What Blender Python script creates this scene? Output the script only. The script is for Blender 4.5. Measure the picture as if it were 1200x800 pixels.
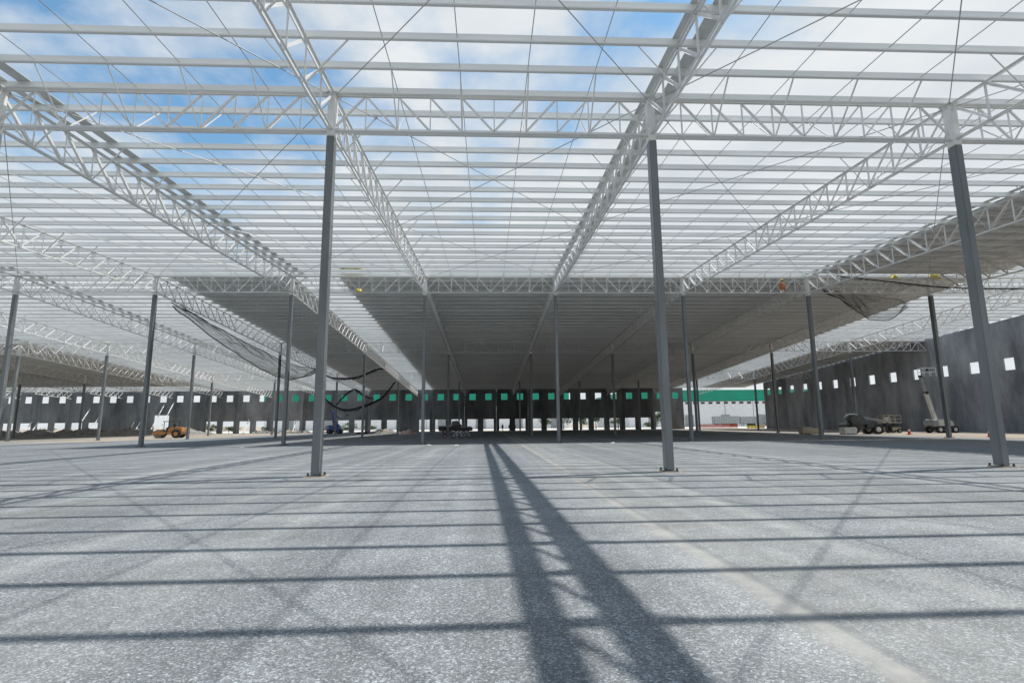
import bpy, bmesh, math, random
from mathutils import Vector, Matrix, noise
random.seed(7)
for o in list(bpy.data.objects): bpy.data.objects.remove(o)
scene = bpy.context.scene
COL = scene.collection
R = math.radians

# ------------------------------------------------------------------ camera
F_PX, PITCH, YAW, ROLL, CAM_H = 622.11, R(8.83), R(2.59), R(-0.56), 1.678
fwd = Vector((math.sin(YAW)*math.cos(PITCH), math.cos(YAW)*math.cos(PITCH), math.sin(PITCH)))
r0 = Vector((math.cos(YAW), -math.sin(YAW), 0)); u0 = r0.cross(fwd)
right = math.cos(ROLL)*r0 + math.sin(ROLL)*u0
up = -math.sin(ROLL)*r0 + math.cos(ROLL)*u0
cam_d = bpy.data.cameras.new('camera'); cam = bpy.data.objects.new('camera', cam_d); COL.objects.link(cam)
cam_d.sensor_width = 36; cam_d.sensor_fit = 'HORIZONTAL'; cam_d.lens = 36*F_PX/1200
cam_d.clip_start = 0.05; cam_d.clip_end = 6000
cam.matrix_world = Matrix(((right.x, up.x, -fwd.x, 0), (right.y, up.y, -fwd.y, 0), (right.z, up.z, -fwd.z, CAM_H), (0, 0, 0, 1)))
scene.camera = cam
def px(p):
    d = Vector(p) - Vector((0, 0, CAM_H)); z = d.dot(fwd)
    if z < 0.3: return None
    return 600 + F_PX*d.dot(right)/z, 400 - F_PX*d.dot(up)/z
def seen(pts, m=25):
    for p in pts:
        q = px(p)
        if q and -m < q[0] < 1200+m and -m < q[1] < 800+m: return True
    return False

# ------------------------------------------------------------------ sky and sun
SUN_DIR = Vector((0.42, 0.112, 1)).normalized()
world = bpy.data.worlds.new('World'); scene.world = world; world.use_nodes = True
nt = world.node_tree; nt.nodes.clear()
def N(t, **kw):
    n = nt.nodes.new(t)
    for k, v in kw.items(): setattr(n, k, v)
    return n
def setin(n, **kw):
    for k, v in kw.items(): n.inputs[k.replace('_', ' ')].default_value = v
sky = N('ShaderNodeTexSky', sky_type='NISHITA', sun_disc=False, sun_elevation=math.asin(SUN_DIR.z),
        sun_rotation=math.atan2(SUN_DIR.x, SUN_DIR.y), air_density=1.0, dust_density=0.6, ozone_density=0.25)
tc = N('ShaderNodeTexCoord'); sep = N('ShaderNodeSeparateXYZ'); nt.links.new(tc.outputs['Generated'], sep.inputs[0])
zz = N('ShaderNodeMath', operation='MAXIMUM'); zz.inputs[1].default_value = 0.0; nt.links.new(sep.outputs[2], zz.inputs[0])
za = N('ShaderNodeMath', operation='ADD'); za.inputs[1].default_value = 0.22; nt.links.new(zz.outputs[0], za.inputs[0])
dv = N('ShaderNodeVectorMath', operation='DIVIDE'); cmb = N('ShaderNodeCombineXYZ')
for k in range(3): nt.links.new(za.outputs[0], cmb.inputs[k])
nt.links.new(tc.outputs['Generated'], dv.inputs[0]); nt.links.new(cmb.outputs[0], dv.inputs[1])
CLOUD_OFFSET = (6.5096, 28.9644, 3.9255)
mp = N('ShaderNodeMapping'); mp.inputs['Location'].default_value = CLOUD_OFFSET; nt.links.new(dv.outputs[0], mp.inputs[0])
n1 = N('ShaderNodeTexNoise'); setin(n1, Scale=1.15, Detail=9.0, Roughness=0.56, Distortion=0.15); nt.links.new(mp.outputs[0], n1.inputs[0])
hz = N('ShaderNodeMapRange'); setin(hz, From_Min=0.08, From_Max=0.66, To_Min=0.34, To_Max=-0.02); nt.links.new(zz.outputs[0], hz.inputs[0])
cs = N('ShaderNodeMath', operation='ADD'); nt.links.new(n1.outputs[0], cs.inputs[0]); nt.links.new(hz.outputs[0], cs.inputs[1])
rp = N('ShaderNodeValToRGB'); rp.color_ramp.elements[0].position = 0.465; rp.color_ramp.elements[1].position = 0.585
nt.links.new(cs.outputs[0], rp.inputs[0])
n2 = N('ShaderNodeTexNoise'); setin(n2, Scale=2.6, Detail=6.0, Roughness=0.5); nt.links.new(mp.outputs[0], n2.inputs[0])
cr = N('ShaderNodeValToRGB'); cr.color_ramp.elements[0].position = 0.3; cr.color_ramp.elements[1].position = 0.7
cr.color_ramp.elements[0].color = (0.68, 0.75, 0.80, 1); cr.color_ramp.elements[1].color = (0.92, 0.95, 0.97, 1)
nt.links.new(n2.outputs[0], cr.inputs[0])
bg1 = N('ShaderNodeBackground'); bg1.inputs[1].default_value = 0.15; tint = N('ShaderNodeVectorMath', operation='MULTIPLY'); tint.inputs[1].default_value = (0.80, 1.08, 1.08); nt.links.new(sky.outputs[0], tint.inputs[0]); nt.links.new(tint.outputs[0], bg1.inputs[0])
bg2 = N('ShaderNodeBackground'); bg2.inputs[1].default_value = 0.80; nt.links.new(cr.outputs[0], bg2.inputs[0])
mx = N('ShaderNodeMixShader'); wo = N('ShaderNodeOutputWorld')
nt.links.new(rp.outputs[0], mx.inputs[0]); nt.links.new(bg1.outputs[0], mx.inputs[1]); nt.links.new(bg2.outputs[0], mx.inputs[2])
nt.links.new(mx.outputs[0], wo.inputs[0])
sl = bpy.data.lights.new('sun', 'SUN'); sl.energy = 4.4; sl.angle = R(0.53); sl.color = (1.0, 0.95, 0.875)
so = bpy.data.objects.new('sun', sl); COL.objects.link(so); so.rotation_euler = SUN_DIR.to_track_quat('Z', 'Y').to_euler(); so.location = (30, 10, 60)
vs = scene.view_settings; vs.view_transform = 'Standard'; vs.look = 'None'; vs.exposure = 0.22; vs.gamma = 1.0; vs.use_curve_mapping = False
scene.cycles.max_bounces = 8; scene.cycles.diffuse_bounces = 4; scene.cycles.use_denoising = True

# ------------------------------------------------------------------ materials
def material(name, c1, c2=None, scale=3.0, rough=0.6, metal=0.0, bump=0.0, bump_scale=40.0, stretch=(1, 1, 1), rand=0.0, detail=5.0, lo=0.35, hi=0.65, coord='Object'):
    m = bpy.data.materials.new(name); m.use_nodes = True; t = m.node_tree; b = t.nodes['Principled BSDF']
    b.inputs['Roughness'].default_value = rough; b.inputs['Metallic'].default_value = metal
    c2 = c2 or tuple(x*0.8 for x in c1)
    tcn = t.nodes.new('ShaderNodeTexCoord'); mpn = t.nodes.new('ShaderNodeMapping'); mpn.inputs['Scale'].default_value = stretch
    t.links.new(tcn.outputs[coord], mpn.inputs[0])
    oi = t.nodes.new('ShaderNodeObjectInfo'); va = t.nodes.new('ShaderNodeVectorMath'); va.operation = 'MULTIPLY_ADD'
    cb = t.nodes.new('ShaderNodeCombineXYZ')
    for k in range(3): t.links.new(oi.outputs['Random'], cb.inputs[k])
    va.inputs[1].default_value = (37, 53, 71); t.links.new(cb.outputs[0], va.inputs[0]); t.links.new(mpn.outputs[0], va.inputs[2])
    nn = t.nodes.new('ShaderNodeTexNoise'); nn.inputs['Scale'].default_value = scale; nn.inputs['Detail'].default_value = detail; nn.inputs['Roughness'].default_value = 0.68 if detail > 6.5 else 0.5
    t.links.new(va.outputs[0], nn.inputs['Vector'])
    rr = t.nodes.new('ShaderNodeValToRGB'); rr.color_ramp.elements[0].position = lo; rr.color_ramp.elements[1].position = hi
    rr.color_ramp.elements[0].color = (*c1, 1); rr.color_ramp.elements[1].color = (*c2, 1)
    t.links.new(nn.outputs[0], rr.inputs[0]); col = rr.outputs[0]
    if rand:
        mr = t.nodes.new('ShaderNodeMapRange'); mr.inputs['To Min'].default_value = 1-rand; mr.inputs['To Max'].default_value = 1+rand
        t.links.new(oi.outputs['Random'], mr.inputs[0])
        hs = t.nodes.new('ShaderNodeHueSaturation'); t.links.new(mr.outputs[0], hs.inputs['Value']); t.links.new(col, hs.inputs['Color']); col = hs.outputs[0]
    t.links.new(col, b.inputs['Base Color'])
    if bump:
        nb = t.nodes.new('ShaderNodeTexNoise'); nb.inputs['Scale'].default_value = bump_scale; nb.inputs['Detail'].default_value = 4
        t.links.new(tcn.outputs[coord], nb.inputs['Vector'])
        bp = t.nodes.new('ShaderNodeBump'); bp.inputs['Strength'].default_value = bump; bp.inputs['Distance'].default_value = 0.02
        t.links.new(nb.outputs[0], bp.inputs['Height']); t.links.new(bp.outputs[0], b.inputs['Normal'])
    return m
M = {}
M['white_steel'] = material('white_painted_steel', (0.80, 0.80, 0.785), (0.70, 0.70, 0.69), 2.0, 0.42, rand=0.06)
M['purlin'] = material('galvanised_purlin_steel', (0.76, 0.77, 0.755), (0.66, 0.67, 0.66), 0.8, 0.4, stretch=(0.3, 2, 2), rand=0.06)
M['strip'] = material('grey_strip_steel', (0.55, 0.57, 0.57), (0.47, 0.49, 0.49), 1.5, 0.5)
M['rod'] = material('rod_steel', (0.42, 0.43, 0.42), (0.32, 0.33, 0.33), 2.0, 0.4)
M['column'] = material('grey_column_paint', (0.19, 0.205, 0.215), (0.14, 0.155, 0.16), 1.2, 0.33, rand=0.06, stretch=(1, 1, 0.3))
M['sheet'] = material('roof_sheet_steel', (0.74, 0.735, 0.72), (0.66, 0.655, 0.64), 0.6, 0.4, rand=0.04)
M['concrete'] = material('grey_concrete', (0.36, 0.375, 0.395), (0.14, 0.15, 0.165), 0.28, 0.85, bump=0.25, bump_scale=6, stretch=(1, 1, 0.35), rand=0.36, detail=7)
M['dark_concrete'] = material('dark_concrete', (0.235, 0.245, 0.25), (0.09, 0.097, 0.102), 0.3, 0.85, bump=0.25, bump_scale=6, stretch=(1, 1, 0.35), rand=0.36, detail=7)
M['dirt'] = material('tan_dirt', (0.40, 0.345, 0.285), (0.29, 0.255, 0.215), 0.15, 0.95, bump=0.5, bump_scale=3, detail=8)
M['rubble'] = material('grey_rubble', (0.29, 0.28, 0.255), (0.18, 0.175, 0.16), 1.2, 0.95, bump=0.8, bump_scale=5)
M['white'] = material('white_paint', (0.78, 0.79, 0.80), (0.70, 0.71, 0.72), 1.0, 0.5)
M['offwhite'] = material('dusty_white_paint', (0.60, 0.60, 0.57), (0.48, 0.48, 0.45), 1.5, 0.6)
M['green'] = material('green_fascia_paint', (0.0, 0.27, 0.17), (0.0, 0.24, 0.15), 0.3, 0.55)
M['orange'] = material('orange_machine_paint', (0.50, 0.22, 0.06), (0.34, 0.16, 0.07), 2.0, 0.5)
M['blue'] = material('blue_machine_paint', (0.03, 0.09, 0.36), (0.025, 0.07, 0.27), 2.0, 0.4)
M['black'] = material('black_rubber', (0.025, 0.025, 0.027), (0.015, 0.015, 0.016), 3.0, 0.8)
M['dark'] = material('dark_machine_paint', (0.035, 0.04, 0.045), (0.025, 0.028, 0.03), 2.0, 0.4)
M['grey'] = material('grey_machine_paint', (0.30, 0.32, 0.33), (0.24, 0.26, 0.27), 2.0, 0.5)
M['boom_grey'] = material('pale_grey_boom_paint', (0.26, 0.28, 0.29), (0.21, 0.23, 0.24), 2.0, 0.45)
M['tan'] = material('tan_machine_paint', (0.48, 0.40, 0.30), (0.38, 0.32, 0.24), 2.0, 0.6)
M['red'] = material('red_orange_plastic', (0.65, 0.09, 0.04), (0.5, 0.07, 0.03), 2.0, 0.5)
M['pink'] = material('faded_pink_tarp', (0.60, 0.30, 0.28), (0.62, 0.52, 0.48), 2.5, 0.7)
M['yellow'] = material('yellow_wrap', (0.70, 0.58, 0.05), (0.6, 0.48, 0.05), 2.0, 0.6)
M['net'] = material('black_netting', (0.02, 0.02, 0.022), (0.03, 0.03, 0.03), 2.0, 0.8)
M['glass'] = material('dark_glass', (0.03, 0.04, 0.045), (0.025, 0.03, 0.035), 1.0, 0.12)
M['bark'] = material('bark', (0.12, 0.09, 0.06), (0.08, 0.06, 0.04), 5.0, 0.9)
M['leaf'] = material('green_leaves', (0.09, 0.15, 0.04), (0.05, 0.09, 0.025), 1.5, 0.6, rand=0.25)
M['purple'] = material('purple_bicycle_paint', (0.22, 0.05, 0.14), (0.18, 0.04, 0.11), 2.0, 0.4)
M['timber'] = material('pale_timber', (0.52, 0.42, 0.28), (0.42, 0.33, 0.22), 3.0, 0.8, stretch=(0.3, 3, 3))
M['skin'] = material('skin', (0.30, 0.18, 0.12), (0.27, 0.16, 0.11), 3.0, 0.6)
M['clothes_dark'] = material('dark_clothes', (0.04, 0.045, 0.06), (0.03, 0.03, 0.04), 4.0, 0.9)
M['clothes_orange'] = material('orange_clothes', (0.55, 0.20, 0.07), (0.45, 0.16, 0.06), 4.0, 0.9)

def pavement_material():
    m = bpy.data.materials.new('gravelly_pavement'); m.use_nodes = True; t = m.node_tree; b = t.nodes['Principled BSDF']
    b.inputs['Roughness'].default_value = 0.85
    L = t.links.new
    tcn = t.nodes.new('ShaderNodeTexCoord')
    def noise_n(scale, detail, vec, rough=0.6):
        n = t.nodes.new('ShaderNodeTexNoise'); n.inputs['Scale'].default_value = scale; n.inputs['Detail'].default_value = detail
        n.inputs['Roughness'].default_value = rough; L(vec, n.inputs['Vector']); return n.outputs[0]
    def mapping(scale, rot=0.0):
        n = t.nodes.new('ShaderNodeMapping'); n.inputs['Scale'].default_value = scale; n.inputs['Rotation'].default_value = (0, 0, rot)
        L(tcn.outputs['Object'], n.inputs[0]); return n.outputs[0]
    def rng(v, a, b_, lo, hi):
        n = t.nodes.new('ShaderNodeMapRange'); n.inputs['From Min'].default_value = a; n.inputs['From Max'].default_value = b_
        n.inputs['To Min'].default_value = lo; n.inputs['To Max'].default_value = hi; L(v, n.inputs[0]); return n.outputs[0]
    def mul(a, b_):
        n = t.nodes.new('ShaderNodeMath'); n.operation = 'MULTIPLY'; L(a, n.inputs[0]); L(b_, n.inputs[1]); return n.outputs[0]
    obj = tcn.outputs['Object']
    def stones(scale, e):
        vo = t.nodes.new('ShaderNodeTexVoronoi'); vo.inputs['Scale'].default_value = scale; L(obj, vo.inputs['Vector'])
        sx = t.nodes.new('ShaderNodeSeparateColor'); L(vo.outputs['Color'], sx.inputs[0])
        rr = t.nodes.new('ShaderNodeValToRGB'); cr_ = rr.color_ramp; cr_.interpolation = 'LINEAR'
        for k_, (p_, v_) in enumerate(e):
            el = cr_.elements[k_] if k_ < 2 else cr_.elements.new(p_)
            el.position = p_; el.color = (v_, v_, v_, 1)
        L(sx.outputs[0], rr.inputs[0]); return rr.outputs[0], sx.outputs[0]
    stone_a, hgt = stones(56, [(0.0, .33), (1.0, .92), (.5, .44), (.8, .60)])
    stone_b, _ = stones(110, [(0.0, .40), (1.0, .95), (.55, .55)])
    stone = mul(rng(stone_a, 0, 1, 0, 2.0), rng(stone_b, 0, 1, 0, 1.75))
    grit = rng(noise_n(180, 2, obj, 0.7), 0.3, 0.7, 0.8, 1.2)
    mid = rng(noise_n(1.1, 6, obj), 0.3, 0.7, 0.86, 1.14)
    big = rng(noise_n(0.12, 4, obj), 0.3, 0.7, 0.84, 1.14)
    str1 = rng(noise_n(1.0, 4, mapping((1.5, 0.035, 1), R(-5)), 0.55), 0.50, 0.70, 0.97, 1.22)
    str2 = rng(noise_n(1.0, 3, mapping((0.7, 0.02, 1), R(7))), 0.35, 0.65, 0.88, 1.12)
    str3 = rng(noise_n(1.0, 4, mapping((0.05, 0.9, 1), R(3))), 0.35, 0.65, 0.92, 1.08)
    sp = t.nodes.new('ShaderNodeSeparateXYZ'); L(obj, sp.inputs[0])
    wob = rng(noise_n(1.0, 3, mapping((0.25, 0.10, 1))), 0.0, 1.0, -0.16, 0.16)
    edge_n = rng(noise_n(2.2, 6, obj), 0.3, 0.7, 0.55, 1.0)
    wx = t.nodes.new('ShaderNodeMath'); wx.operation = 'ADD'; L(sp.outputs[0], wx.inputs[0]); L(wob, wx.inputs[1])
    tracks = None
    for x0, half, amp in ((2.72, .15, .75), (3.4, 1.2, .42), (4.78, .16, .40), (7.2, .6, .22), (-3.6, .7, .25), (-5.7, .3, .3), (9.5, .4, .3), (12.6, .8, .25), (-12.5, .6, .3), (-9.0, .9, .25)):
        d_ = t.nodes.new('ShaderNodeMath'); d_.operation = 'SUBTRACT'; L(wx.outputs[0], d_.inputs[0]); d_.inputs[1].default_value = x0
        ab = t.nodes.new('ShaderNodeMath'); ab.operation = 'ABSOLUTE'; L(d_.outputs[0], ab.inputs[0])
        mr = t.nodes.new('ShaderNodeMapRange'); mr.interpolation_type = 'SMOOTHSTEP'
        for k_, v_ in (('From Min', 0.0), ('From Max', half*2.0), ('To Min', amp), ('To Max', 0.0)): mr.inputs[k_].default_value = v_
        L(ab.outputs[0], mr.inputs[0])
        if tracks is None: tracks = mr.outputs[0]
        else:
            ad = t.nodes.new('ShaderNodeMath'); ad.operation = 'ADD'; L(tracks, ad.inputs[0]); L(mr.outputs[0], ad.inputs[1]); tracks = ad.outputs[0]
    dust = mul(tracks, edge_n)
    wear = mul(mul(mid, big), mul(mul(str1, str2), str3))
    f = mul(mul(stone, grit), wear)
    cl = t.nodes.new('ShaderNodeVectorMath'); cl.operation = 'SCALE'; cl.inputs[0].default_value = (0.168, 0.184, 0.196); L(f, cl.inputs['Scale'])
    dc = t.nodes.new('ShaderNodeVectorMath'); dc.operation = 'SCALE'; dc.inputs[0].default_value = (0.305, 0.305, 0.295); L(mul(grit, wear), dc.inputs['Scale'])
    mxc = t.nodes.new('ShaderNodeMix'); mxc.data_type = 'RGBA'; mxc.clamp_factor = True
    L(dust, mxc.inputs[0]); L(cl.outputs[0], mxc.inputs[6]); L(dc.outputs[0], mxc.inputs[7]); L(mxc.outputs[2], b.inputs['Base Color'])
    bp = t.nodes.new('ShaderNodeBump'); bp.inputs['Strength'].default_value = 0.45; bp.inputs['Distance'].default_value = 0.010
    L(hgt, bp.inputs['Height']); L(bp.outputs[0], b.inputs['Normal'])
    return m
M['pavement'] = pavement_material()

# ------------------------------------------------------------------ helpers
def link(name, me, m, parent=None, loc=None):
    o = bpy.data.objects.new(name, me); COL.objects.link(o)
    if m is not None and not me.materials: me.materials.append(M[m])
    if parent: o.parent = parent
    if loc is not None: o.location = loc
    return o
def empty(name, loc, rotz=0.0):
    o = bpy.data.objects.new(name, None); COL.objects.link(o); o.location = loc; o.rotation_euler = (0, 0, rotz); o.empty_display_size = 0.3
    return o
def tag(o, label=None, cat=None, group=None, kind=None):
    if label: o['label'] = label
    if cat: o['category'] = cat
    if group: o['group'] = group
    if kind: o['kind'] = kind
    return o
class MB:
    """collects shapes into one mesh"""
    def __init__(s): s.v = []; s.f = []
    def add(s, vs, fs):
        k = len(s.v); s.v += [tuple(v) for v in vs]; s.f += [tuple(i+k for i in f) for f in fs]; return s
    def box(s, c, d, bev=0.0):
        x, y, z = c; a, b, h = d[0]/2, d[1]/2, d[2]/2
        if bev <= 0:
            vs = [(x+i*a, y+j*b, z+k*h) for k in (-1, 1) for j in (-1, 1) for i in (-1, 1)]
            return s.add(vs, [(0, 2, 3, 1), (4, 5, 7, 6), (0, 1, 5, 4), (2, 6, 7, 3), (0, 4, 6, 2), (1, 3, 7, 5)])
        bm = bmesh.new(); bmesh.ops.create_cube(bm, size=1.0)
        bmesh.ops.scale(bm, vec=d, verts=bm.verts); bmesh.ops.bevel(bm, geom=bm.edges[:], offset=bev, segments=2, affect='EDGES')
        bmesh.ops.translate(bm, vec=c, verts=bm.verts); bm.verts.index_update()
        s.add([v.co for v in bm.verts], [[v.index for v in f.verts] for f in bm.faces]); bm.free(); return s
    def bar(s, a, b, w, h=None, n=4, upv=(0, 0, 1)):
        a = Vector(a); b = Vector(b); h = h or w; d = (b-a).normalized(); u = Vector(upv)
        if abs(d.dot(u)) > 0.99: u = Vector((0, 1, 0))
        sd = d.cross(u).normalized(); u = sd.cross(d)
        if n == 4: prof = [(-.5, -.5), (.5, -.5), (.5, .5), (-.5, .5)]
        else: prof = [(.5*math.cos(2*math.pi*k/n), .5*math.sin(2*math.pi*k/n)) for k in range(n)]
        vs = [p + sd*w*x + u*h*y for p in (a, b) for x, y in prof]
        fs = [(k, (k+1) % n, n+(k+1) % n, n+k) for k in range(n)] + [tuple(range(n-1, -1, -1)), tuple(range(n, 2*n))]
        return s.add(vs, fs)
    def cyl(s, c, r, L, axis='y', n=20, r2=None):
        ax = {'x': Vector((1, 0, 0)), 'y': Vector((0, 1, 0)), 'z': Vector((0, 0, 1))}[axis]; c = Vector(c); r2 = r if r2 is None else r2
        u = Vector((0, 0, 1)) if axis != 'z' else Vector((1, 0, 0)); w = ax.cross(u)
        vs = [c + ax*L*t + (u*math.cos(2*math.pi*k/n) + w*math.sin(2*math.pi*k/n))*rr for t, rr in ((-.5, r), (.5, r2)) for k in range(n)]
        fs = [(k, (k+1) % n, n+(k+1) % n, n+k) for k in range(n)] + [tuple(range(n-1, -1, -1)), tuple(range(n, 2*n))]
        return s.add(vs, fs)
    def prism(s, prof, y0, y1):      # profile in x,z, extruded along y
        n = len(prof); vs = [(x, y0, z) for x, z in prof] + [(x, y1, z) for x, z in prof]
        return s.add(vs, [tuple(range(n)), tuple(range(2*n-1, n-1, -1))] + [(k, n+k, n+(k+1) % n, (k+1) % n) for k in range(n)])
    def tube(s, pts, r, n=6):
        pts = [Vector(p) for p in pts]
        for k in range(len(pts)-1): s.bar(pts[k], pts[k+1], 2*r, n=n)
        return s
    def mesh(s, name, smooth=False):
        me = bpy.data.meshes.new(name); me.from_pydata(s.v, [], s.f)
        bm = bmesh.new(); bm.from_mesh(me); bmesh.ops.recalc_face_normals(bm, faces=bm.faces[:]); bm.to_mesh(me); bm.free()
        if smooth:
            for p in me.polygons: p.use_smooth = True
        return me
    def build(s, name, m, parent=None, loc=None, smooth=False): return link(name, s.mesh(name, smooth), m, parent, loc)

# shared unit bars along +X (length 1), real profile size
def unit_profile(name, loops, m):
    b = MB()
    for prof in loops:
        n = len(prof); vs = [(0, y, z) for y, z in prof] + [(1, y, z) for y, z in prof]
        b.add(vs, [tuple(range(n)), tuple(range(2*n-1, n-1, -1))] + [(k, n+k, n+(k+1) % n, (k+1) % n) for k in range(n)])
    me = b.mesh(name); me.materials.append(M[m]); return me
def Lprof(w, t, sy=1, oy=0.0, sz=1): return [(oy, 0), (oy+sy*w, 0), (oy+sy*w, sz*t), (oy+sy*t, sz*t), (oy+sy*t, sz*w), (oy, sz*w)]
def ngon(r, n): return [(r*math.cos(2*math.pi*k/n), r*math.sin(2*math.pi*k/n)) for k in range(n)]
U_CHORD_B = unit_profile('bottom_chord', [Lprof(0.075, 0.012, 1, 0.03), Lprof(0.075, 0.012, -1, -0.03)], 'white_steel')
U_CHORD_T = unit_profile('top_chord', [Lprof(0.075, 0.012, 1, 0.03, -1), Lprof(0.075, 0.012, -1, -0.03, -1)], 'white_steel')
U_DIAG = unit_profile('diagonal', [Lprof(0.066, 0.010)], 'white_steel')
U_VERT = unit_profile('vertical', [Lprof(0.046, 0.008)], 'white_steel')
U_FLY = unit_profile('fly_brace', [Lprof(0.045, 0.008)], 'white_steel')
U_ROD = unit_profile('sag_rod', [ngon(0.016, 6)], 'rod')
U_XROD = unit_profile('bracing_rod', [ngon(0.018, 6)], 'rod')
def place(o, a, b, base=Vector((0, 0, 0)), upv=(0, 0, 1)):
    a = Vector(a); b = Vector(b); d = b-a; L = d.length; d = d/L; u = Vector(upv)
    if abs(d.dot(u)) > 0.985: u = Vector((0, 1, 0))
    sd = u.cross(d).normalized(); u = d.cross(sd)
    p = a - Vector(base)
    o.matrix_basis = Matrix(((d.x*L, sd.x, u.x, p.x), (d.y*L, sd.y, u.y, p.y), (d.z*L, sd.z, u.z, p.z), (0, 0, 0, 1)))
    return o
ORD = ['zeroth', 'first', 'second', 'third', 'fourth', 'fifth', 'sixth', 'seventh', 'eighth', 'ninth', 'tenth', 'eleventh', 'twelfth', 'thirteenth', 'fourteenth', 'fifteenth', 'sixteenth', 'seventeenth', 'eighteenth', 'nineteenth']

# ------------------------------------------------------------------ grid of the hall
W, D, XA, Y1 = 12.0, 29.12, -5.775, 18.55
PS = D/19.0                                    # purlin spacing
def lx(i): return XA + W*i
def ry(r): return Y1 + D*(r-1)
H = [11.27, 12.44, 13.61, 11.99, 10.37, 8.75]  # bottom chord height at column rows 0..5 (ridge at row 2)
def hz_at(y):
    t = (y - ry(0))/D; k = max(0, min(4, int(math.floor(t)))); return H[k] + (H[k+1]-H[k])*(t-k)
TD = 1.5                                       # truss depth
PZ0, PH = 1.52, 0.31                           # purlin seat above bottom chord, purlin depth
WALL_X, WALL_Y = lx(6), ry(5)

# ground, pavement
def sheet(name, pts, z, m, kind='structure'):
    me = bpy.data.meshes.new(name); me.from_pydata([(x, y, z) for x, y in pts], [], [tuple(range(len(pts)))])
    return tag(link(name, me, m), kind=kind)
sheet('ground', [(-3000, -3000), (3000, -3000), (3000, 3000), (-3000, 3000)], 0.0, 'dirt')
edge = []
random.seed(11)
for k in range(13): edge.append((45.5 + random.uniform(-.5, .5), -40 + k*13.3))
edge += [(44.5, 129.5), (20, 134.7), (-20, 134.7), (-40, 128), (-41, 100), (-43, 84), (-47, 70), (-56, 64), (-75, 61), (-130, 60), (-130, -40)]
sheet('pavement', edge, 0.006, 'pavement')
M['bounce_yard'] = material('pale_bounce_ground', (0.55, 0.54, 0.51), (0.44, 0.43, 0.41), 0.2, 0.9)
sheet('bounce_yard', [(-95, 148), (150, 142), (150, 200), (-95, 200)], 0.005, 'bounce_yard')  # pale ground added beyond the rear wall to bounce light
sheet('gravel_yard', [(-130, 60.05), (-75, 61.05), (-56, 64.05), (-60, 78), (-66, 100), (-70, 134), (-130, 134)], 0.004, 'rubble')

# ---------------------------------------------------------------- precast walls
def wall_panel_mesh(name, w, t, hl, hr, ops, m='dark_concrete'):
    xs = sorted({0.0, w, *[v for o in ops for v in o[:2]]}); zs = sorted({0.0, *[v for o in ops for v in o[2:]]}) + [1e9]
    b = MB()
    def P(x, z, s):
        if z > 1e8: z = hl + (hr-hl)*x/w
        return (x, t*s, z)
    def solid(i, j):
        if i < 0 or j < 0 or i >= len(xs)-1 or j >= len(zs)-1: return False
        cx = (xs[i]+xs[i+1])/2; cz = (zs[j]+min(zs[j+1], 50))/2
        return not any(o[0] < cx < o[1] and o[2] < cz < o[3] for o in ops)
    for i in range(len(xs)-1):
        for j in range(len(zs)-1):
            if not solid(i, j): continue
            x0, x1, z0, z1 = xs[i], xs[i+1], zs[j], zs[j+1]
            for s in (0, 1): b.add([P(x0, z0, s), P(x1, z0, s), P(x1, z1, s), P(x0, z1, s)], [(0, 1, 2, 3)])
            for di, dj, (q0, q1) in ((-1, 0, ((x0, z0), (x0, z1))), (1, 0, ((x1, z0), (x1, z1))), (0, -1, ((x0, z0), (x1, z0))), (0, 1, ((x0, z1), (x1, z1)))):
                if not solid(i+di, j+dj): b.add([P(*q0, 0), P(*q1, 0), P(*q1, 1), P(*q0, 1)], [(0, 1, 2, 3)])
    me = bpy.data.meshes.new(name); me.from_pydata(b.v, [], b.f)
    bm = bmesh.new(); bm.from_mesh(me); bmesh.ops.remove_doubles(bm, verts=bm.verts, dist=1e-4); bmesh.ops.recalc_face_normals(bm, faces=bm.faces[:]); bm.to_mesh(me); bm.free()
    me.materials.append(M[m]); return me
bw = tag(empty('back_wall', (-30, WALL_Y, 0)), 'long dark grey precast concrete rear wall with square windows above dock openings', 'wall', kind='thing')
# openings every 4 m: windows z 7.75-9.35, doors z 0-3.0 at x = -4 + 4k
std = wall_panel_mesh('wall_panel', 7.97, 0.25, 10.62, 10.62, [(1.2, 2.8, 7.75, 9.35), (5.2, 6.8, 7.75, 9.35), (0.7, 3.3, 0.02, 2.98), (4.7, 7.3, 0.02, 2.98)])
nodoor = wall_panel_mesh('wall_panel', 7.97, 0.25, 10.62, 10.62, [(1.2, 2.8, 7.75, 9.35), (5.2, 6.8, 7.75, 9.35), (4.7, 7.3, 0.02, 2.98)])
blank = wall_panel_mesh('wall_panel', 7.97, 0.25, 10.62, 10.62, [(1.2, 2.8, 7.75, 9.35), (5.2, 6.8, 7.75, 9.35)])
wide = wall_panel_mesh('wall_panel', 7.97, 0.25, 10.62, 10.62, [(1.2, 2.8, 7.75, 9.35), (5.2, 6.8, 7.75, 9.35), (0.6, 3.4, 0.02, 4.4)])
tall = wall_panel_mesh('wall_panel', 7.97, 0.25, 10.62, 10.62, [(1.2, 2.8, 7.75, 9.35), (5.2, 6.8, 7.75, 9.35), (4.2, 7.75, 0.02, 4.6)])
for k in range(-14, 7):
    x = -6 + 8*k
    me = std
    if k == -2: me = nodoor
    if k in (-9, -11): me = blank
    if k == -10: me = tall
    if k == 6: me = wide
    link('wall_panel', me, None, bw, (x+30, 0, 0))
rw = tag(empty('right_wall', (WALL_X, 80, 0)), 'tall dark grey precast side wall with one row of square windows on the right', 'wall', kind='thing')
def rtop(y): return hz_at(y) + PZ0 + (.29 if y > ry(3)-1 else .08)
y = 47.0
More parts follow.
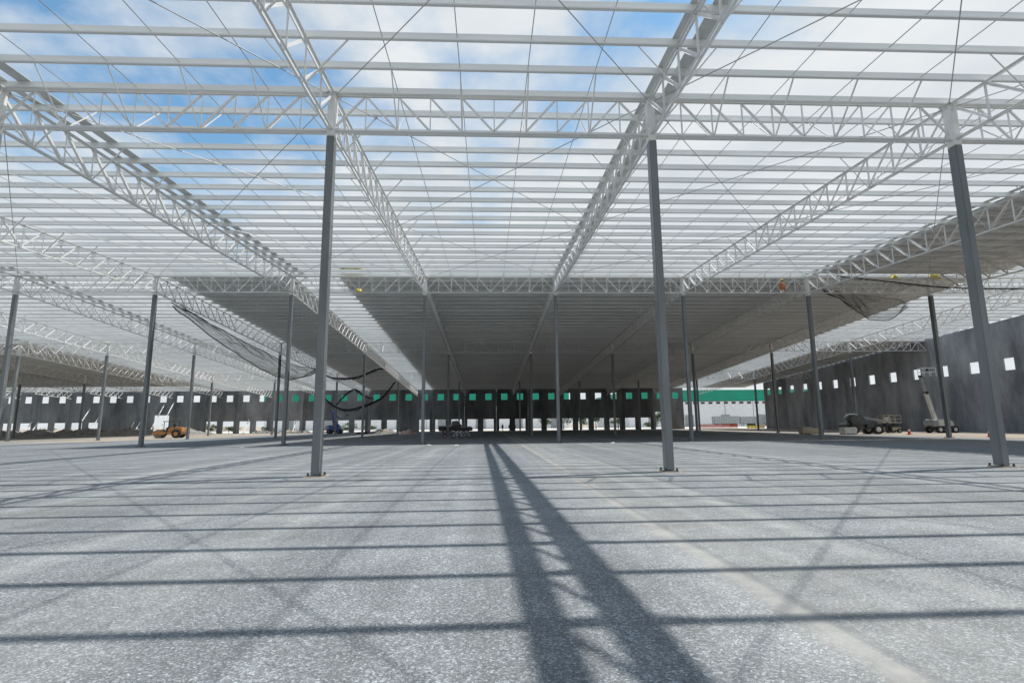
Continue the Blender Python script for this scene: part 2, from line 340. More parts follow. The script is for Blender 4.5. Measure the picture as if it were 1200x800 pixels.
while y < 124:
    y2 = min(y+9.8, 125.5); w = y2-y-0.03
    c0 = 64.4 - y
    while c0 > 4.9: c0 -= 4.9
    while c0 < 0.9: c0 += 4.9
    ops = []
    while c0 < w-0.9: ops.append((w-c0-0.75, w-c0+0.75, 7.85, 9.4)); c0 += 4.9
    w -= .03; me = wall_panel_mesh('wall_panel', w, 0.25, rtop(y2), rtop(y), ops, 'concrete')   # local +x runs towards the camera
    o = link('wall_panel', me, None, rw, (0, y2-80, 0)); o.rotation_euler = (0, 0, -math.pi/2)
    o.location.x = 0.0
    y = y2

# ---------------------------------------------------------------- columns
def shaft_mesh(h):
    b = MB(); w, d = 0.27, 0.38
    b.box((0, 0, h/2+0.03), (w, d, h-0.06), 0.018); return b.mesh('shaft')
names_row = {1: 'front', 2: 'second', 3: 'third', 4: 'fourth'}
base_me = MB().box((0, 0, 0.02), (0.52, 0.62, 0.04), 0.006).mesh('base_plate'); base_me.materials.append(M['column'])
nut_me = MB().cyl((0, 0, 0.05), 0.035, 0.1, 'z', 6).mesh('anchor_bolt'); nut_me.materials.append(M['dark'])
grout_me = MB().box((0, 0, -0.005), (0.72, 0.82, 0.03), 0.01).mesh('grout_pad'); grout_me.materials.append(M['timber'])
for r in (1, 2, 3, 4):
    h = H[r]; sm = shaft_mesh(h-0.25); sm.materials.append(M['column'])
    hb = MB(); hb.box((0, 0, (h-0.25 + h+TD)/2), (0.275, 0.385, TD+0.25), 0.018)
    hm = hb.mesh('column_head'); hm.materials.append(M['white_steel'])
    cm = MB().box((0, 0, h+TD+0.005), (0.44, 0.5, 0.03)).mesh('cap_plate'); cm.materials.append(M['white_steel'])
    gm = []
    for zz_ in (h, h+TD-0.12):
        q = MB().box((0.0, 0, zz_+0.05), (0.60, 0.016, 0.2)).box((0, 0.0, zz_+0.05), (0.016, 0.76, 0.2)).mesh('gusset_plate'); q.materials.append(M['white_steel']); gm.append(q)
    vis = [i for i in range(-9, 6) if seen([(lx(i), ry(r), z) for z in (0, 3, 6, 9, 12, h+1)], 30)]
    for n, i in enumerate(vis):
        t = tag(empty('steel_column', (lx(i), ry(r), 0.006)), None, 'column', 'steel columns of the hall', 'thing')
        t['label'] = 'slim grey steel column, %s row from the camera, %s from the left' % (names_row[r], ORD[n+1])
        link('shaft', sm, None, t); link('column_head', hm, None, t); link('cap_plate', cm, None, t)
        for q in gm: link('gusset_plate', q, None, t)
        bp = link('base_plate', base_me, None, t)
        if r <= 2:
            link('grout_pad', grout_me, None, t)
            for sx in (-.2, .2):
                for sy in (-.25, .25): link('anchor_bolt', nut_me, None, bp, (sx, sy, 0.03))

# ---------------------------------------------------------------- trusses
def side_word(i):
    return ('%s line to the left' % ORD[1-i]) if i <= 0 else ('%s line to the right' % ORD[i])
def web_depth(a, b, n):
    """vertical and diagonal end points between two column rows"""
    out = []
    for k in range(n+1):
        p = a.lerp(b, k/n)
        if 0 < k < n: out.append(('vertical', p+Vector((0, 0, .05)), p+Vector((0, 0, TD-.05))))
        if k < n:
            q = a.lerp(b, (k+1)/n)
            if k < n/2: out.append(('diagonal', p+Vector((0, 0, TD-.06)), q+Vector((0, 0, .06))))
            else: out.append(('diagonal', p+Vector((0, 0, .06)), q+Vector((0, 0, TD-.06))))
    return out
def web_cross(a, b, n=10):
    out = []
    for k in range(n+1):
        p = a.lerp(b, k/n)
        if 0 < k < n: out.append(('vertical', p+Vector((0, 0, .05)), p+Vector((0, 0, TD-.05))))
        if k < n:
            q = a.lerp(b, (k+1)/n); dn = (1 <= k < n//2) or k == n-1
            if dn: out.append(('diagonal', p+Vector((0, 0, TD-.06)), q+Vector((0, 0, .06))))
            else: out.append(('diagonal', p+Vector((0, 0, .06)), q+Vector((0, 0, TD-.06))))
    return out
U_DIAG_D = unit_profile('diagonal', [Lprof(0.10, 0.012)], 'white_steel')
U_VERT_D = unit_profile('vertical', [Lprof(0.06, 0.010)], 'white_steel')
UM = {'deep_diagonal': U_DIAG_D, 'deep_vertical': U_VERT_D, 'vertical': U_VERT, 'diagonal': U_DIAG, 'fly_brace': U_FLY}
SHIFT = Vector((-0.42, -0.112, -1.0))
def make_truss(name, label, group, a, b, web, single):
    t = tag(empty(name, a), label, 'truss', group)
    place(link('bottom_chord', U_CHORD_B, None, t), a, b, a)
    place(link('top_chord', U_CHORD_T, None, t), a+Vector((0, 0, TD)), b+Vector((0, 0, TD)), a)
    if single:
        for kind, p, q in web: place(link(kind, UM['deep_'+kind if name == 'roof_truss' and kind != 'fly_brace' else kind], None, t), p, q, a)
    else:
        mb = MB()
        for kind, p, q in web: mb.bar(p-a, q-a, 0.07 if kind == 'diagonal' else 0.045, n=4)
        tag(mb.build('web', 'white_steel', t), kind='stuff')
    return t
SPAN = ['before the front columns', 'behind the front columns', 'behind the second column row', 'behind the third column row', 'behind the fourth column row']
for r in range(0, 5):
    for i in range(-9, 6):
        a = Vector((lx(i), ry(r), H[r])); b = Vector((lx(i), ry(r+1), H[r+1]))
        pts = [a.lerp(b, k/12) + Vector((0, 0, z)) for k in range(13) for z in (0, TD)]
        sh = [p + SHIFT*p.z for p in pts]
        if not (seen(pts, 5) or (r < 2 and seen(sh, 5))): continue
        web = web_depth(a, b, 19)
        for k in range(1, 19, 2):
            p = a.lerp(b, k/19)
            for s in (-1, 1): web.append(('fly_brace', p + Vector((s*.1, 0, .03)), p + Vector((s*1.35, 0, TD+.05))))
        make_truss('roof_truss', 'white lattice truss into the depth, %s, %s' % (side_word(i), SPAN[r]), 'lattice trusses running into the depth', a, b, web, r < 2)
for r in range(1, 5):
    vis = []
    for i in range(-9, 6):
        a = Vector((lx(i), ry(r), H[r])); b = Vector((lx(i+1), ry(r), H[r]))
        if seen([a.lerp(b, k/8) + Vector((0, 0, z)) for k in range(9) for z in (0, TD)], 5): vis.append((i, a, b))
    for n, (i, a, b) in enumerate(vis):
        web = web_cross(a, b)
        for k in range(1, 5):
            x = a.lerp(b, k/5)
            for s in (-1, 1):
                y_ = x.y + s*PS
                web.append(('fly_brace', x+Vector((0, s*.1, .03)), Vector((x.x, y_, hz_at(y_)+PZ0+.02))))
        make_truss('cross_truss', 'white lattice cross truss on the %s column row, %s bay from the left' % (names_row[r], ORD[n+1]), 'lattice cross trusses between columns', a, b, web, r <= 2)

# ---------------------------------------------------------------- purlins: one continuous Z section per line
def purlin_mesh(L):
    t, f = 0.012, 0.095
    b = MB()
    # web, top flange (away from camera), bottom flange (towards it), lips
    b.box((L/2, 0, PH/2), (L, t, PH)); b.box((L/2, f/2+t/2, PH-t/2), (L, f, t)); b.box((L/2, -f/2-t/2, t/2), (L, f, t))
    b.box((L/2, f, PH-0.03), (L, t, 0.036)); b.box((L/2, -f, 0.03), (L, t, 0.036))
    me = b.mesh('roof_purlin'); me.materials.append(M['purlin']); return me
X0F, X0R, X1 = -66.0, -114.0, WALL_X-0.05
pmF = purlin_mesh(X1-X0F); pmR = purlin_mesh(X1-X0R)
for k in range(0, 95):
    y_ = ry(0) + k*PS; z_ = hz_at(y_) + PZ0
    front = k <= 38
    o = link('roof_purlin', pmF if front else pmR, None, None, (X0F if front else X0R, y_, z_))
    j = k-19
    if j == 0: lab = 'long white steel roof purlin lying right on the front cross truss'
    elif j < 0: lab = 'long white steel roof purlin, %s towards the camera from the front cross truss' % ORD[-j]
    elif k == 38: lab = 'long white steel roof purlin on the ridge where the sheeting starts'
    elif j < 19: lab = 'long white steel roof purlin, %s beyond the front cross truss' % ORD[j]
    elif j < 38: lab = 'long roof purlin behind the ridge, %s beyond the second column row' % ORD[j-19]
    elif j == 38: lab = 'long roof purlin lying on the third column row'
    elif j < 57: lab = 'long roof purlin of the far slope, %s beyond the third column row' % ORD[j-38]
    elif j == 57: lab = 'long roof purlin lying on the fourth column row'
    else: lab = 'long roof purlin near the rear wall, %s beyond the fourth column row' % ORD[j-57]
    tag(o, lab, 'purlin', 'roof purlins')

# ---------------------------------------------------------------- sag rods and roof bracing
bays = list(range(-9, 6))
def bay_word(i):
    if i == 0: return 'in the bay above the camera'
    return ('in the %s bay to the left' % ORD[-i]) if i < 0 else ('in the %s bay to the right' % ORD[i])
for i in bays:
    for (ra, rb, word) in ((0, 2, 'front-slope'), (2, 5, 'far-slope')):
        if rb == 5 and not (i <= -3 or i >= 4): continue
        for k in range(1, 5):
            x = lx(i) + W*k/5
            a = Vector((x, ry(ra)+.02, H[ra]+PZ0+PH*.5)); b = Vector((x, ry(rb), H[rb]+PZ0+PH*.5))
            if not seen([a.lerp(b, q/10) for q in range(11)], 0): continue
            t = place(link('sag_rod', U_ROD, None), a, b)
            tag(t, 'thin %s sag rod %s, %s from left' % (word, bay_word(i), ORD[k]), 'rod', 'sag rods')
HALF = ['overhead', 'before the front columns', 'behind the front columns', 'near the ridge']
for i in range(-5, 6):
    for hf in range(4):
        ya, yb = ry(0)+D/2*hf, ry(0)+D/2*(hf+1); za, zb = hz_at(ya)+TD+.0, hz_at(yb)+TD+.0
        for s in (0, 1):
            xa, xb = (lx(i), lx(i+1)) if s == 0 else (lx(i+1), lx(i))
            a = Vector((xa, ya, za-.06*s-.05)); b = Vector((xb, yb, zb-.06*s-.05))
            if not (seen([a.lerp(b, q/8) for q in range(9)], 0)): continue
            t = place(link('bracing_rod', U_XROD, None), a, b)
            tag(t, 'diagonal bracing rod %s, %s, leaning %s' % (bay_word(i), HALF[hf], 'right' if s == 0 else 'left'), 'bracing rod', 'roof bracing rods')

# twin flat strips over the purlins on every second line
for i in (-5, -3, -1, 1, 3):
    for (ra, rb) in ((0, 2), (2, 5)):
        if rb == 5 and i > -2: continue
        if ra == 0 and i < -4: continue
        a = Vector((lx(i), ry(ra), H[ra]+PZ0+PH+.004)); b = Vector((lx(i), ry(rb)-.05, H[rb]+PZ0+PH+.004))
        t = tag(empty('roof_strip_pair', a), 'pair of flat grey strips over the purlins, %s, %s slope' % (side_word(i), 'front' if ra == 0 else 'far'), 'steel strip', 'flat strips over the purlins')
        for s, w in ((0.03, .17), (.78, .24)):
            mb = MB(); p, q = Vector((s, 0, 0)), b-a+Vector((s, 0, 0))
            mb.add([p+Vector((-w, 0, 0)), p+Vector((w, 0, 0)), q+Vector((w, 0, 0)), q+Vector((-w, 0, 0)), p+Vector((-w, 0, .03)), p+Vector((w, 0, .03)), q+Vector((w, 0, .03)), q+Vector((-w, 0, .03))],
                   [(0, 1, 2, 3), (4, 5, 6, 7), (0, 1, 5, 4), (1, 2, 6, 5), (2, 3, 7, 6), (3, 0, 4, 7)])
            mb.build('strip', 'strip', t)

# ---------------------------------------------------------------- roof sheeting
def sheeting(label, x0, x1, ya, yb, jag=0.0, pw=4.0):
    t = tag(empty('roof_sheeting', (x0, ya, hz_at(ya)+PZ0+PH)), label, 'roof sheeting', 'roof sheeting areas')
    x = x0; n = 0
    while x < x1-.3:
        xe = min(x+pw, x1); mb = MB()
        ys = [ya + (random.uniform(-1.2, 0) if jag and ya > 0 else 0)] + [ry(r) for r in range(0, 6) if ya+.1 < ry(r) < yb-.1] + [yb]
        prof = []; xx = 0.0; w = xe-x+.05; lift = .006*(n % 2)
        while xx < w-1e-6:                                  # trapezoid ribs every 0.5 m
            for dx, dz in ((0, 0), (.36, 0), (.40, .06), (.46, .06), (.5, 0)):
                if xx+dx <= w+1e-6 and (not prof or xx+dx > prof[-1][0]+1e-6): prof.append((xx+dx, dz))
            xx += .5
        z0 = t.location.z
        vs = [(x-x0+px_, yy-ya, hz_at(yy)+PZ0+PH+.008+lift+dz-z0) for yy in ys for px_, dz in prof]; n_ = len(prof)
        fs = [(j*n_+k, j*n_+k+1, (j+1)*n_+k+1, (j+1)*n_+k) for j in range(len(ys)-1) for k in range(n_-1)]
        mb.add(vs, fs); me = bpy.data.meshes.new('roof_panel'); me.from_pydata(mb.v, [], mb.f)
        link('roof_panel', me, 'sheet', t); x = xe; n += 1
    return t
sheeting('broad grey metal roof sheeting over the middle bays beyond the ridge', -13.9, 47.8, ry(2)+.5, ry(5)-.1)
sheeting('strip of grey metal roof sheeting beyond the ridge, left of the bright open slot', lx(-2)+.3, lx(-1)+.1, ry(2)+.5, ry(5)-.1)
sheeting('grey metal roof sheeting on the near slope at the right, before the ridge', 31.2, 47.8, 8.0, ry(2)-.3)
sheeting('grey metal roof sheeting next to the right wall', lx(5)+.2, WALL_X-.2, ry(3), ry(5)-.1)
sheeting('grey metal roof sheeting over the far left bays', lx(-9), lx(-5)+.2, ry(3), ry(4)+18.5)

# ---------------------------------------------------------------- buildings beyond the rear wall
def outside_building(label, x0, x1, y0, y1):
    t = tag(empty('warehouse', ((x0+x1)/2, y0, 0)), label, 'building', 'white warehouses beyond the site'); c = (x0+x1)/2; L = x1-x0
    MB().box((0, (y1-y0)/2, 4.75), (L, y1-y0, 9.5)).build('wall', 'white', t)
    MB().box((0, (y1-y0)/2, 11.75), (L+.6, y1-y0+.6, 4.1)).build('fascia', 'green', t)
    vm = MB().box((0, 0, 0), (1.5, .12, .75)).mesh('vent'); vm.materials.append(M['dark'])
    x = -L/2+1.5
    while x < L/2-1: link('vent', vm, None, t, (x, -.06, 8.9)); x += 3.0
    dm = MB().box((0, 0, 2.2), (3.4, .1, 4.4)).mesh('dock_door'); dm.materials.append(M['grey'])
    x = -L/2+9
    while x < L/2-4: link('dock_door', dm, None, t, (x, -.05, 0)); x += 14.0
    pm = MB().box((0, -.03, 4.75), (.14, .1, 9.3)).mesh('downpipe'); pm.materials.append(M['grey'])
    x = -L/2+4
    while x < L/2-1: link('downpipe', pm, None, t, (x, -.02, 0)); x += 11.0
outside_building('white warehouse with green fascia seen through the rear openings, left part', -82, 30, 200, 260)
outside_building('white warehouse with green fascia standing behind the gap at the right', 53, 150, 200, 260)
def trailer(x, y, L, h, label):
    t = tag(empty('box_trailer', (x, y, 0)), label, 'trailer', 'trailers parked beyond the rear wall')
    b = MB().box((0, 0, 1.1+h/2), (L, 2.4, h), .05); 
    bo = b.build('box_body', 'grey', t)
    ribs = MB(); k = -L/2+.6
    while k < L/2-.3: ribs.box((k, -1.215, 1.1+h/2), (.05, .04, h-.2)); k += .8
    ribs.build('side_ribs', 'offwhite', bo)
    MB().box((0, 0, 1.0), (L-.4, .9, .18)).build('chassis', 'dark', t)
    wm = MB().cyl((0, 0, 0), .5, .3, 'y', 16).mesh('wheel'); wm.materials.append(M['black'])
    for wx in (L/2-1.2, L/2-2.4):
        for wy in (-1.0, 1.0): link('wheel', wm, None, t, (wx, wy, .5))
    MB().bar((-L/2+1.2, -.7, 0), (-L/2+1.2, -.7, 1.0), .12).bar((-L/2+1.2, .7, 0), (-L/2+1.2, .7, 1.0), .12).build('landing_gear', 'dark', t)
trailer(84.5, 188, 9.0, 2.6, 'grey box trailer parked before the green warehouse, leftmost seen through the gap')
trailer(93.5, 190, 6.2, 2.4, 'short grey box trailer beside the column in the right gap')
trailer(101.0, 187, 6.0, 2.3, 'grey box trailer half hidden behind the right wall end')

# ---------------------------------------------------------------- trees and shrubs
def leaf_cloud(n, rx, ry_, rz, cz, size, seed):
    rnd = random.Random(seed); b = MB(); cl = [(rnd.gauss(0, .45)*rx, rnd.gauss(0, .45)*ry_, cz + rnd.uniform(-.8, .8)*rz, rnd.uniform(.25, .5)) for _ in range(14)]
    for _ in range(n):
        c = rnd.choice(cl); p = Vector((c[0]+rnd.gauss(0, c[3])*rx*.55, c[1]+rnd.gauss(0, c[3])*ry_*.55, c[2]+rnd.gauss(0, c[3])*rz*.6))
        if p.z < .1: p.z = .1
        u = Vector((rnd.uniform(-1, 1), rnd.uniform(-1, 1), rnd.uniform(-.6, .6))).normalized(); v = u.cross(Vector((rnd.uniform(-1, 1), rnd.uniform(-1, 1), 1))).normalized(); s = size*rnd.uniform(.6, 1.3)
        b.add([p-u*s, p-v*s*.5, p+u*s, p+v*s*.5], [(0, 1, 2, 3)])
    me = bpy.data.meshes.new('crown'); me.from_pydata(b.v, [], b.f); me.materials.append(M['leaf']); return me
def tree(x, y, h, w, label, seed, group=None, cat='tree'):
    t = tag(empty('tree' if cat == 'tree' else 'shrub', (x, y, 0)), label, cat, group); rnd = random.Random(seed)
    b = MB(); th = h*.45 if cat == 'tree' else h*.25
    b.cyl((0, 0, th/2), .16 if cat == 'tree' else .06, th, 'z', 8, .10 if cat == 'tree' else .04)
    for k in range(5):
        a = k*1.3+seed; b.bar((0, 0, th*.8), (math.cos(a)*w*.3, math.sin(a)*w*.3, h*.75), .08, n=5)
    b.build('trunk', 'bark', t)
    link('crown', leaf_cloud(1500 if cat == 'tree' else 700, w*.55, w*.55, h*.3, h*.64 if cat == 'tree' else h*.5, .20, seed), None, t)
TR = [(16, 150, 4.6, 4.2), (21.5, 153, 5.2, 4.6), (26, 149, 4.2, 4.0), (31, 154, 5.6, 4.8), (36.5, 150, 4.6, 4.2), (48, 147, 5.8, 5.0), (53, 150, 5.0, 4.2)]
for k, (x, y_, h, w) in enumerate(TR):
    tree(x, y_, h, w, 'green leafy tree seen through the rear dock openings, %s from the left' % ORD[k+1], 20+k, 'trees behind the rear wall')
SH = [(-112, 141, 2.2), (-104, 142, 1.7), (-74, 139, 3.2), (-69.5, 138, 2.6), (-66, 140, 2.2), (-56, 140, 1.9), (-40, 141, 2.3), (-36, 139, 2.8), (-31, 141, 2.0), (44, 143, 2.3)]
for k, (x, y_, h) in enumerate(SH):
    tree(x, y_, h, h*1.5, 'low green shrub outside the rear wall openings, %s from the left' % ORD[k+1], 60+k, 'shrubs behind the rear wall', 'shrub')

# ---------------------------------------------------------------- rubble bank at the left
def bank(name, x0, x1, y0, y1, hmax, label):
    nx, ny = 90, 14; vs = []
    for j in range(ny+1):
        for i in range(nx+1):
            x = x0+(x1-x0)*i/nx; y_ = y0+(y1-y0)*j/ny; e = math.sin(math.pi*j/ny)*min(1, i/6, (nx-i)/6)
            vs.append((x, y_, -.05 + e*hmax*(.55+.9*noise.noise((x*.35, y_*.35, 3)) + .35*noise.noise((x*1.3, y_*1.3, 8)))))
    fs = [(j*(nx+1)+i, j*(nx+1)+i+1, (j+1)*(nx+1)+i+1, (j+1)*(nx+1)+i) for j in range(ny) for i in range(nx)]
    rnd = random.Random(5); b = MB(); b.add(vs, fs)
    for _ in range(500):
        k = rnd.randrange(len(vs)); s = rnd.uniform(.12, .4); c = Vector(vs[k]); 
        b.add([c+Vector((rnd.uniform(.5, 1)*s*a, rnd.uniform(.5, 1)*s*d, rnd.uniform(.3, .9)*s*e)) for a, d, e in ((1, 0, 0), (-1, 0, 0), (0, 1, 0), (0, -1, 0), (0, 0, 1), (0, 0, -1))],
              [(0, 2, 4), (2, 1, 4), (1, 3, 4), (3, 0, 4), (2, 0, 5), (1, 2, 5), (3, 1, 5), (0, 3, 5)])
    me = bpy.data.meshes.new(name); me.from_pydata(b.v, [], b.f)
    return tag(link(name, me, 'rubble'), label, 'rubble', kind='stuff')
bank('rubble_bank', -118, -62, 113, 131, 1.7, 'low bank of grey rubble along the foot of the rear wall at the left')
bank('dirt_heap', -58, -44, 132, 138, 0.9, 'low dirt heap at the rear dock openings')

# ---------------------------------------------------------------- wall braces, board
BR = [(-110.5, 3.2), (-108.9, 3.2), (-97.2, 6.3), (-94.8, 4.4), (-86.4, 3.0), (-85.0, 3.0), (-79.6, 7.2), (-77.4, 7.6), (-59.0, 3.4), (-47.5, 3.2)]
for k, (x, zt) in enumerate(BR):
    t = tag(empty('wall_brace', (x, 128.4, 0)), 'pale pipe brace propping the rear wall at the left, %s from the left' % ORD[k+1], 'brace', 'pipe braces of the rear wall')
    foot = WALL_Y-.02-128.4-zt*.72
    MB().bar((0, foot, .12), (0, WALL_Y-.03-128.4, zt), .24, n=8).build('pipe', 'white', t)
    MB().box((0, foot, .08), (.7, .5, .16)).build('foot_block', 'concrete', t)
    MB().box((0, WALL_Y-.03-128.4, zt), (.3, .05, .4)).build('wall_plate', 'grey', t)

# ---------------------------------------------------------------- machines
def wheel(parent, x, y_, r, w, rim='grey', tyre='black'):
    o = MB().cyl((0, 0, 0), r, w, 'y', 22).cyl((0, 0, 0), r*.93, w*1.12, 'y', 22).build('wheel', tyre, parent, (x, y_, r))
    MB().cyl((0, 0, 0), r*.52, w*1.16, 'y', 16).cyl((0, 0, 0), r*.18, w*1.24, 'y', 10).build('rim', rim, o)
    return o
# orange roller
t = tag(empty('road_roller', (-51.0, 88.8, 0), R(4)), 'orange road roller with dark canopy parked on the dirt at the left', 'road roller')
MB().prism([(-.2, .75), (.0, 1.5), (.5, 1.75), (1.9, 1.65), (2.05, 1.0), (1.9, .6), (.0, .6)], -.75, .75).build('engine_body', 'orange', t)
MB().prism([(-2.3, .55), (-2.3, .95), (-1.2, 1.15), (-.3, 1.0), (-.3, .6), (-1.0, .55)], -.95, -.78).prism([(-2.3, .55), (-2.3, .95), (-1.2, 1.15), (-.3, 1.0), (-.3, .6), (-1.0, .55)], .78, .95).box((-.6, 0, .85), (.7, 1.5, .35), .04).build('drum_frame', 'orange', t)
MB().cyl((-1.55, 0, .68), .68, 1.5, 'y', 28).build('drum', 'rubble', t)
for sy in (-.8, .8): wheel(t, 1.25, sy, .66, .42, 'orange')
c = MB().box((.05, 0, 2.62), (1.9, 1.7, .1), .03).build('canopy', 'dark', t)
for x in (-.7, .85):
    for sy in (-.75, .75): MB().bar((x, sy, 1.2), (x, sy, 2.6), .08).build('canopy_post', 'dark', t)
MB().box((.25, 0, 1.55), (.5, .55, .14), .03).box((.5, 0, 1.9), (.14, .55, .6), .03).build('seat', 'black', t)
MB().box((-.45, 0, 1.3), (.3, .5, .8), .04).cyl((-.35, 0, 1.75), .2, .04, 'x', 16).build('steering_console', 'dark', t)
MB().box((-.1, 0, 1.1), (1.5, 1.5, .1)).build('deck', 'dark', t)

def aerial_lift(name, label, loc, rz, paint, joints, basket_dir, s=1.0):
    t = tag(empty(name, loc, rz), label, 'boom lift', 'boom lifts')
    MB().box((0, 0, .62*s), (2.6*s, 1.5*s, .34*s), .04).build('chassis', 'dark', t)
    for sx in (-1, 1):
        for sy in (-1, 1): wheel(t, sx*1.0*s, sy*.85*s, .46*s, .34*s, paint)
    MB().prism([(-1.6*s, .9*s), (-1.65*s, 1.55*s), (-1.3*s, 1.75*s), (.3*s, 1.75*s), (1.0*s, 1.45*s), (1.05*s, .9*s)], -.8*s, .8*s).build('turret', paint, t)
    MB().box((-1.35*s, 0, 1.3*s), (.8*s, 1.7*s, .8*s), .08).build('counterweight', 'grey', t)
    w = .34*s
    for k in range(len(joints)-1):
        a, b = Vector(joints[k]), Vector(joints[k+1])
        o = MB().bar(a, b, w, w*1.2).build('boom_section', paint if k == 0 else ('grey' if paint == 'offwhite' else paint), t)
        MB().cyl(joints[k+1], w*.62, w*1.3, 'y', 14).build('pivot', 'dark', o); w *= .8
    p = Vector(joints[-1]); L, Wd, Hh = 1.8*s, .8*s, 1.1*s
    bk = MB(); bk.box((p.x+basket_dir*L*.55, p.y, p.z), (L, Wd, .06)); bo = bk.build('basket_floor', 'grey', t)
    rl = MB(); x0 = p.x+basket_dir*L*.55-L/2
    for zz_ in (.55, 1.1):
        for sy in (-1, 1): rl.bar((x0, p.y+sy*Wd/2, p.z+zz_*s), (x0+L, p.y+sy*Wd/2, p.z+zz_*s), .05)
        for sx in (0, L): rl.bar((x0+sx, p.y-Wd/2, p.z+zz_*s), (x0+sx, p.y+Wd/2, p.z+zz_*s), .05)
    for sx in (0, .5, 1):
        for sy in (-1, 1): rl.bar((x0+sx*L, p.y+sy*Wd/2, p.z), (x0+sx*L, p.y+sy*Wd/2, p.z+Hh), .05)
    rl.build('guard_rail', 'grey' if paint != 'offwhite' else 'white', t)
    MB().box((x0+L*.5, p.y-Wd/2+.1, p.z+.85*s), (.5*s, .2*s, .3*s), .02).build('control_box', 'dark', bo)
    return t
aerial_lift('boom_lift', 'white telescopic boom lift with raised boom beside the right wall', (58.9, 67.5, 0), 0, 'offwhite', [(-.7, 0, 1.7), (-1.5, 0, 5.2), (-2.0, 0, 7.35)], 1)
aerial_lift('boom_lift', 'blue articulated boom lift parked near the rear wall at the left', (-32.4, 115, 0), 0, 'blue', [(.9, 0, 1.6), (-.3, 0, 2.6), (-.9, 0, 4.9), (.6, 0, 3.4), (1.6, 0, 3.0)], 1)

# scissor lift
t = tag(empty('scissor_lift', (54.1, 70.2, 0)), 'tan scissor lift with lowered railed platform by the right wall', 'scissor lift')
MB().box((0, 0, .55), (2.3, 1.1, .4), .05).build('base', 'tan', t)
for sx in (-.8, .8):
    for sy in (-.55, .55): wheel(t, sx, sy, .3, .22, 'tan')
sc = MB()
for k in range(3):
    for sy in (-.4, .4): sc.bar((-.9, sy, .8+k*.17), (.9, sy, .95+k*.17), .07).bar((.9, sy+.05, .8+k*.17), (-.9, sy+.05, .95+k*.17), .07)
sc.build('scissor_arms', 'dark', t)
pf = MB().box((0, 0, 1.36), (2.4, 1.15, .1)).build('platform', 'tan', t)
rl = MB()
for z in (1.85, 2.35):
    for sy in (-.55, .55): rl.bar((-1.2, sy, z), (1.2, sy, z), .05)
    for sx in (-1.2, 1.2): rl.bar((sx, -.55, z), (sx, .55, z), .05)
for sx in (-1.2, -.4, .4, 1.2):
    for sy in (-.55, .55): rl.bar((sx, sy, 1.4), (sx, sy, 2.35), .05)
rl.build('guard_rail', 'tan', t)
MB().box((-.6, -.45, 1.75), (.7, .25, .7), .03).build('tool_box', 'offwhite', pf)

# telehandler
t = tag(empty('telehandler', (46.6, 65.5, 0), R(-3)), 'dark telehandler with long low boom pointing right, before the right wall', 'telehandler')
MB().prism([(-2.2, .65), (-2.35, 1.2), (-1.9, 1.45), (1.5, 1.25), (2.2, 1.0), (2.2, .65)], -.75, .75).build('chassis', 'dark', t)
cab = MB().prism([(-1.5, 1.2), (-1.7, 1.9), (-1.35, 2.35), (-.3, 2.4), (.15, 1.8), (.2, 1.2)], -1.0, -.1).build('cab', 'dark', t)
MB().prism([(-1.35, 1.6), (-1.4, 1.9), (-1.2, 2.2), (-.4, 2.25), (-.1, 1.8), (-.1, 1.6)], -1.012, -1.004).build('side_window', 'glass', cab)
MB().tube([(-2.3, -.55, 1.95), (-2.1, -.55, 2.22), (-1.6, -.55, 2.45), (-1.0, -.55, 2.48), (-.4, -.55, 2.32), (.1, -.55, 1.95)], .07, 8).build('cab_guard', 'boom_grey', t)
MB().box((.9, -.9, 1.05), (1.5, .4, .55), .05).build('engine_cover', 'dark', t)
bo = MB().bar((-1.9, -.02, 2.45), (1.0, -.02, 1.95), .34, .36).build('boom', 'boom_grey', t)
MB().bar((.9, -.02, 1.97), (3.7, -.02, 1.48), .26, .27).build('boom_extension', 'boom_grey', bo)
MB().bar((3.62, .3, 1.55), (3.65, .3, .4), .2).box((3.75, .3, .6), (.1, 1.2, .9), .02).bar((3.8, -.05, .2), (4.9, -.05, .2), .12, .06).bar((3.8, .65, .2), (4.9, .65, .2), .12, .06).build('fork', 'dark', bo)
for sx in (-1.45, 1.5):
    for sy in (-.95, .95): wheel(t, sx, sy, .6, .42, 'offwhite')

# crates and boxes near the telehandler
def crate(x, y_, d, m, label, cat='crate'):
    t = tag(empty('crate', (x, y_, 0)), label, cat, 'crates before the right wall')
    MB().box((0, 0, .12+d[2]/2), d, .02).build('body', m, t)
    for k in (-.38, 0, .38): MB().box((k*d[0], 0, .06), (.12, d[1], .12)).build('skid', 'timber', t)
    sl_ = MB()
    for k in range(4): sl_.box((0, -d[1]/2-.012, .22+d[2]*(k+.3)/4.3), (d[0]*.98, .02, d[2]*.17))
    sl_.build('slats', m, t)
    MB().box((0, 0, .12+d[2]+.02), (d[0]*1.04, d[1]*1.04, .04)).build('lid', m, t)
crate(41.3, 68.5, (1.3, 1.0, .75), 'tan', 'small tan crate at the left end of the crates before the right wall')
crate(42.9, 69.2, (1.1, .9, .55), 'timber', 'low pale timber crate second from the left before the right wall')
crate(44.2, 64.4, (1.5, 1.1, .7), 'offwhite', 'white crate standing before the telehandler')
crate(50.1, 68.5, (1.7, 1.1, .7), 'offwhite', 'white crate right of the telehandler boom')
crate(69.5, 139.0, (2.4, 1.0, .5), 'yellow', 'low yellow crate lying in the gap beside the right wall end')
crate(72.6, 140.5, (1.8, 1.0, .9), 'timber', 'timber crate at the end of the right wall')

